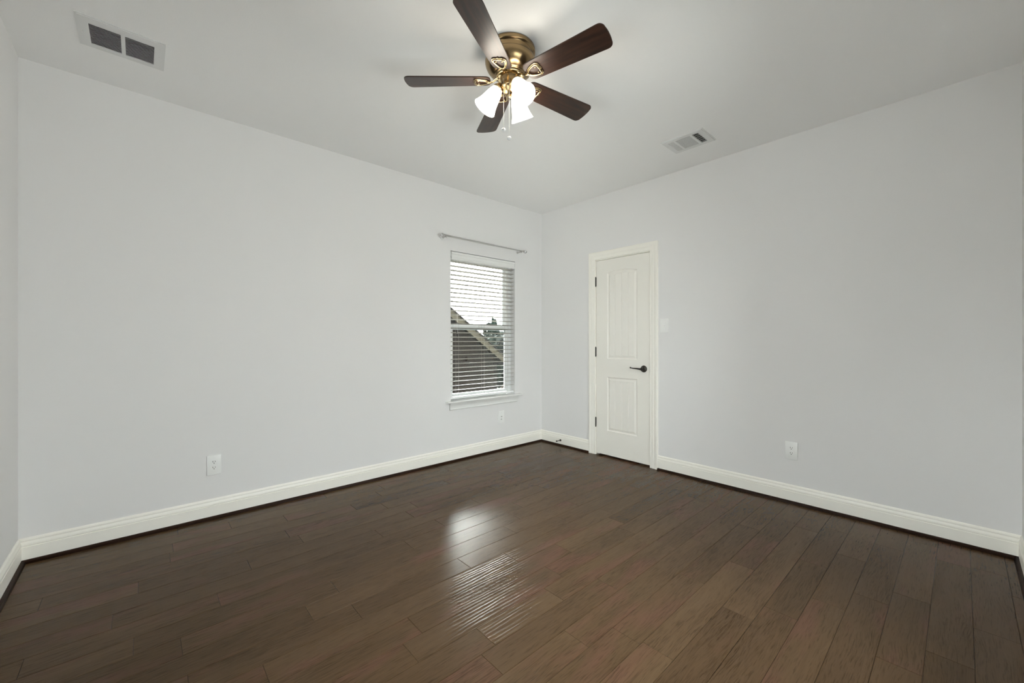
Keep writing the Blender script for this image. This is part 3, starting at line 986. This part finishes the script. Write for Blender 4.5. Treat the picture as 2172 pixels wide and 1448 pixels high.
def bracket_mesh():
    bm = bmesh.new()
    zb = lambda t: ZB - .0075 - t * PITCH
    def loop(sc, dz, rad):
        ring = [(.118, 0), (.122, .009), (.131, .017), (.145, .0235), (.160, .0285), (.173, .030), (.181, .025), (.184, .014), (.182, .006), (.187, 0)]
        pts = ring + [(r, -t) for r, t in reversed(ring[1:-1])]
        c = .155
        tube(bm, [(c + (r - c) * sc, t * sc, zb(t * sc) + dz) for r, t in pts], rad, 10, closed=True, flat=.7)
    loop(1.0, -.002, .0042)
    loop(1.22, .001, .0030)
    tube(bm, [(.058, 0, -.146), (.070, 0, -.149), (.082, 0, -.158), (.094, 0, -.167), (.106, 0, -.171), (.120, 0, ZB - .0095)], [.012, .0105, .0085, .0075, .0085, .010], 12, flat=.55)
    for t in (-.016, .016):
        sphere(bm, (.168, t, zb(t) - .001), .0045, 12, 8, (1, 1, .6))
    bmesh.ops.recalc_face_normals(bm, faces=bm.faces)
    return bm
b0 = obj('blade', blade_mesh(), WALNUT, fan, smooth=40)
k0 = obj('blade_bracket', bracket_mesh(), BRASSB, b0, smooth=50)
b0.rotation_euler = (0, 0, R(-79))
for k in range(1, 5):
    b_ = b0.copy(); COL.objects.link(b_); b_.parent = fan
    b_.rotation_euler = (0, 0, R(-79 + 72 * k))
    kk = k0.copy(); COL.objects.link(kk); kk.parent = b_

# three bell shades; azimuths measured in plan so that they match the photograph
VIEW = R(90 - 42.219)      # heading of the camera's axis in plan
shade_prof_out = [(.0235, 0), (.026, .003), (.029, .010), (.0345, .026), (.039, .045), (.0425, .065), (.0465, .085), (.052, .104), (.0575, .118), (.0615, .127)]
def shade_mesh():
    bm = bmesh.new()
    inn = [(r - .0022, z) for r, z in reversed(shade_prof_out)]
    lathe(bm, shade_prof_out + [(.0605, .1275)] + inn, 56)
    return bm
s0 = l0 = a0 = None
for k, phi in enumerate((30, 150, 270)):
    az = VIEW - R(phi)
    d = Vector((math.cos(az), math.sin(az), 0))
    axis = (d * .0715 + Vector((0, 0, -.105))).normalized()
    neck = d * .0635 + Vector((0, 0, 2.5415 - H))
    rot = axis.to_track_quat('Z', 'Y')
    if k == 0:
        s0 = o_ = obj('lamp_shade', shade_mesh(), GLASS_LIT, fan, smooth=50)
        bm = bmesh.new()
        lathe(bm, [(0, .006), (.011, .006), (.012, .020), (.013, .028), (.020, .042), (.0255, .058), (.0265, .068), (.0235, .080), (.015, .089), (0, .092)], 32)
        l0 = lb = obj('light_bulb', bm, BULB, o_, smooth=60)
        bm = bmesh.new()
        lathe(bm, [(0, -.024), (.012, -.024), (.016, -.020), (.021, -.010), (.0262, -.004), (.0278, .001), (.0278, .006), (.0245, .006), (.0245, .0005), (0, .0005)], 36)
        a0 = cup = obj('shade_holder', bm, BRASSB, o_, smooth=30)
    else:
        o_ = s0.copy(); COL.objects.link(o_); o_.parent = fan
        lb = l0.copy(); COL.objects.link(lb); lb.parent = o_
        cup = a0.copy(); COL.objects.link(cup); cup.parent = o_
    o_.location = neck
    o_.rotation_mode = 'QUATERNION'
    o_.rotation_quaternion = rot
    bm = bmesh.new()
    st = d * .034 + Vector((0, 0, -.214))
    en = neck - axis * .021
    tube(bm, [st, st + d * .010 + Vector((0, 0, .016)), (st + en) / 2 + Vector((0, 0, .021)), en - axis * .010 + Vector((0, 0, .003)), en], .0058, 10)
    obj('lamp_arm', bm, BRASSB, fan, smooth=50)

def chain(dx, dy, ztop, zbot):
    """beaded pull chain with a round fob; dx, dy in plan from the fan axis"""
    bm = bmesh.new()
    z = ztop
    tube(bm, [(dx, dy, ztop), (dx, dy, zbot)], .0004, 6)
    while z > zbot:
        sphere(bm, (dx, dy, z), .0010, 6, 4)
        z -= .0052
    c = obj('pull_chain', bm, CHAIN, fan, smooth=60)
    bm = bmesh.new()
    dv = Vector((math.cos(VIEW), math.sin(VIEW), 0))
    q = dv.to_track_quat('Z', 'Y').to_matrix().to_4x4()
    lathe(bm, [(0, -.0035), (.004, -.0035), (.0055, -.0028), (.0085, -.003), (.0102, -.001), (.0102, .001), (.0085, .003), (.0055, .0028), (.004, .0035), (0, .0035)], 24,
          Matrix.Translation((dx, dy, zbot - .010)) @ q)
    obj('chain_fob', bm, FOB, c, smooth=40)
right = Vector((math.sin(VIEW), -math.cos(VIEW), 0)); fwd = Vector((math.cos(VIEW), math.sin(VIEW), 0))
p_ = right * -.034 - fwd * .040; chain(p_.x, p_.y, -.175, 2.312 - H)
p_ = right * -.005 - fwd * .052; chain(p_.x, p_.y, -.185, 2.262 - H)

# ------------------------------------------------------------------ outdoors, seen through the blind
def brick():
    m, t, b = newmat('dark_brick')
    c = t.nodes.new('ShaderNodeTexCoord')
    mp = t.nodes.new('ShaderNodeMapping')
    mp.inputs['Rotation'].default_value = (R(90), 0, 0)
    br = t.nodes.new('ShaderNodeTexBrick')
    br.inputs['Scale'].default_value = 5.0
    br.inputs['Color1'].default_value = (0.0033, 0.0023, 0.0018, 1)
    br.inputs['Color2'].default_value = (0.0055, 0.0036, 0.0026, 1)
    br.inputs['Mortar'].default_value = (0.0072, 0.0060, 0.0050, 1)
    t.links.new(c.outputs['Object'], mp.inputs[0])
    t.links.new(mp.outputs[0], br.inputs['Vector'])
    t.links.new(br.outputs[0], b.inputs['Base Color'])
    b.inputs['Roughness'].default_value = 0.9
    b.inputs['Specular IOR Level'].default_value = 0.05
    return m
BRICK = brick()
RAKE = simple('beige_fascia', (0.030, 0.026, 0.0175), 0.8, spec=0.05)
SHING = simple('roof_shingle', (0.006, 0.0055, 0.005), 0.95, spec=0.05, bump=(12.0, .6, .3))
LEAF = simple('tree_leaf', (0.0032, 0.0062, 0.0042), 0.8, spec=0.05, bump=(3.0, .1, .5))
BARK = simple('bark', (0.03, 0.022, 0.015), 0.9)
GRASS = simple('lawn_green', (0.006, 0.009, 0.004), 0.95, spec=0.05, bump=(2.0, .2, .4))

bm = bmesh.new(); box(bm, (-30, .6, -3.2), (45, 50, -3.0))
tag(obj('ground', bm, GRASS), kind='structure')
NY, SL = 7.0, .690
HL = (0, NY, -3.0)
house = thing('neighbour_house', 'dark brick gable end with a beige sloping roof edge, outside the window', 'house', HL)
rz = lambda x: 2.18 - SL * (x - 3.355)         # top of the rake board in the plane y = NY
xa, xe, xr = -2.2, 5.95, -2.2 - (5.95 + 2.2)
zap = rz(xa)
bm = bmesh.new()
fp = [(xr + .5, -3.0), (xe - .5, -3.0), (xe - .5, rz(xe - .5) - .16), (xa, zap - .16), (xr + .5, rz(xe - .5) - .16)]
A = [bm.verts.new((x, NY + .30, z)) for x, z in fp]; B = [bm.verts.new((x, NY + 9, z)) for x, z in fp]
bm.faces.new(A); bm.faces.new(B)
for i in range(5): bm.faces.new((A[i], A[(i + 1) % 5], B[(i + 1) % 5], B[i]))
bmesh.ops.recalc_face_normals(bm, faces=bm.faces)
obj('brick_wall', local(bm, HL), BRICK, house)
for sgn in (1, -1):
    xo = xe if sgn > 0 else xr
    bm = bmesh.new()
    f2 = [(xa, zap - .001), (xo, rz(xe) - .001), (xo, rz(xe) - .225), (xa, zap - .225)]
    A = [bm.verts.new((x, NY, z)) for x, z in f2]; B = [bm.verts.new((x, NY + .035, z)) for x, z in f2]
    bm.faces.new(A); bm.faces.new(B)
    for i in range(4): bm.faces.new((A[i], A[(i + 1) % 4], B[(i + 1) % 4], B[i]))
    bmesh.ops.recalc_face_normals(bm, faces=bm.faces)
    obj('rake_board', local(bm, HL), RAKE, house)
    bm = bmesh.new()
    f2 = [(xa, zap + .05), (xo + sgn * .1, rz(xe) - .069 + .05), (xo + sgn * .1, rz(xe) - .069), (xa, zap)]
    A = [bm.verts.new((x, NY - .04, z)) for x, z in f2]; B = [bm.verts.new((x, NY + 9.3, z)) for x, z in f2]
    bm.faces.new(A); bm.faces.new(B)
    for i in range(4): bm.faces.new((A[i], A[(i + 1) % 4], B[(i + 1) % 4], B[i]))
    bmesh.ops.recalc_face_normals(bm, faces=bm.faces)
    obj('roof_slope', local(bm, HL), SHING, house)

def tree(label, x, y, h, rad, n=2600, seed=1, cz=.62, squash=1.0):
    rnd = random.Random(seed)
    root = thing('tree', label, 'tree', (x, y, -3.0), group='trees behind the neighbouring house')
    bm = bmesh.new()
    tube(bm, [(0, 0, 0), (.05, .03, h * .3), (-.04, .05, h * .55), (0, 0, h * .8)], [.16, .12, .08, .03], 8)
    for i in range(6):
        an = rnd.uniform(0, 2 * PI); z = h * rnd.uniform(.4, .65)
        tube(bm, [(0, 0, z), (math.cos(an) * rad * .4, math.sin(an) * rad * .4, z + h * .10), (math.cos(an) * rad * .75, math.sin(an) * rad * .75, z + h * .17)], [.05, .035, .012], 6)
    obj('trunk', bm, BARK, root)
    bm = bmesh.new()
    cl = [(Vector((rnd.gauss(0, .38), rnd.gauss(0, .38), rnd.gauss(0, .34))), rnd.uniform(.3, .55)) for _ in range(14)]
    core = bmesh.new()
    bmesh.ops.create_icosphere(core, subdivisions=4, radius=1.0)
    for v in core.verts:
        w_ = 1 + .10 * math.sin(v.co.x * 9 + seed) * math.cos(v.co.y * 8) + .07 * math.sin(v.co.z * 15 + v.co.x * 7)
        v.co = Vector((v.co.x * rad * .80 * w_, v.co.y * rad * .80 * w_, h * cz + v.co.z * h * .27 * squash * w_))
    merge(bm, core)
    for _ in range(n):
        c, cr = rnd.choice(cl)
        v = Vector((rnd.gauss(0, 1), rnd.gauss(0, 1), rnd.gauss(0, 1))).normalized() * cr * rnd.uniform(.6, 1.0)
        p = Vector(((c.x + v.x) * rad, (c.y + v.y) * rad, h * cz + (c.z + v.z) * h * .30 * squash))
        if p.z < .2: continue
        s = rnd.uniform(.10, .20)
        u = Vector((rnd.gauss(0, 1), rnd.gauss(0, 1), rnd.gauss(0, 1))).normalized()
        w = u.orthogonal().normalized()
        vs_ = [bm.verts.new(p + u * s), bm.verts.new(p + w * s * .5), bm.verts.new(p - u * s), bm.verts.new(p - w * s * .5)]
        bm.faces.new(vs_)
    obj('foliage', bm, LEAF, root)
tree('slim green leafy tree rising above the roof line, seen through the upper pane', 13.3, 17.0, 5.83, .50, 3200, 3, .70, .95)
tree('dark green bushy tree right of the roof edge, seen through the lower pane', 10.45, 13.5, 4.95, 1.25, 7000, 5, .62)
tree('broad dark tree farthest back, seen low at the right edge of the window', 18.0, 21.5, 5.4, 2.3, 8000, 8, .62)
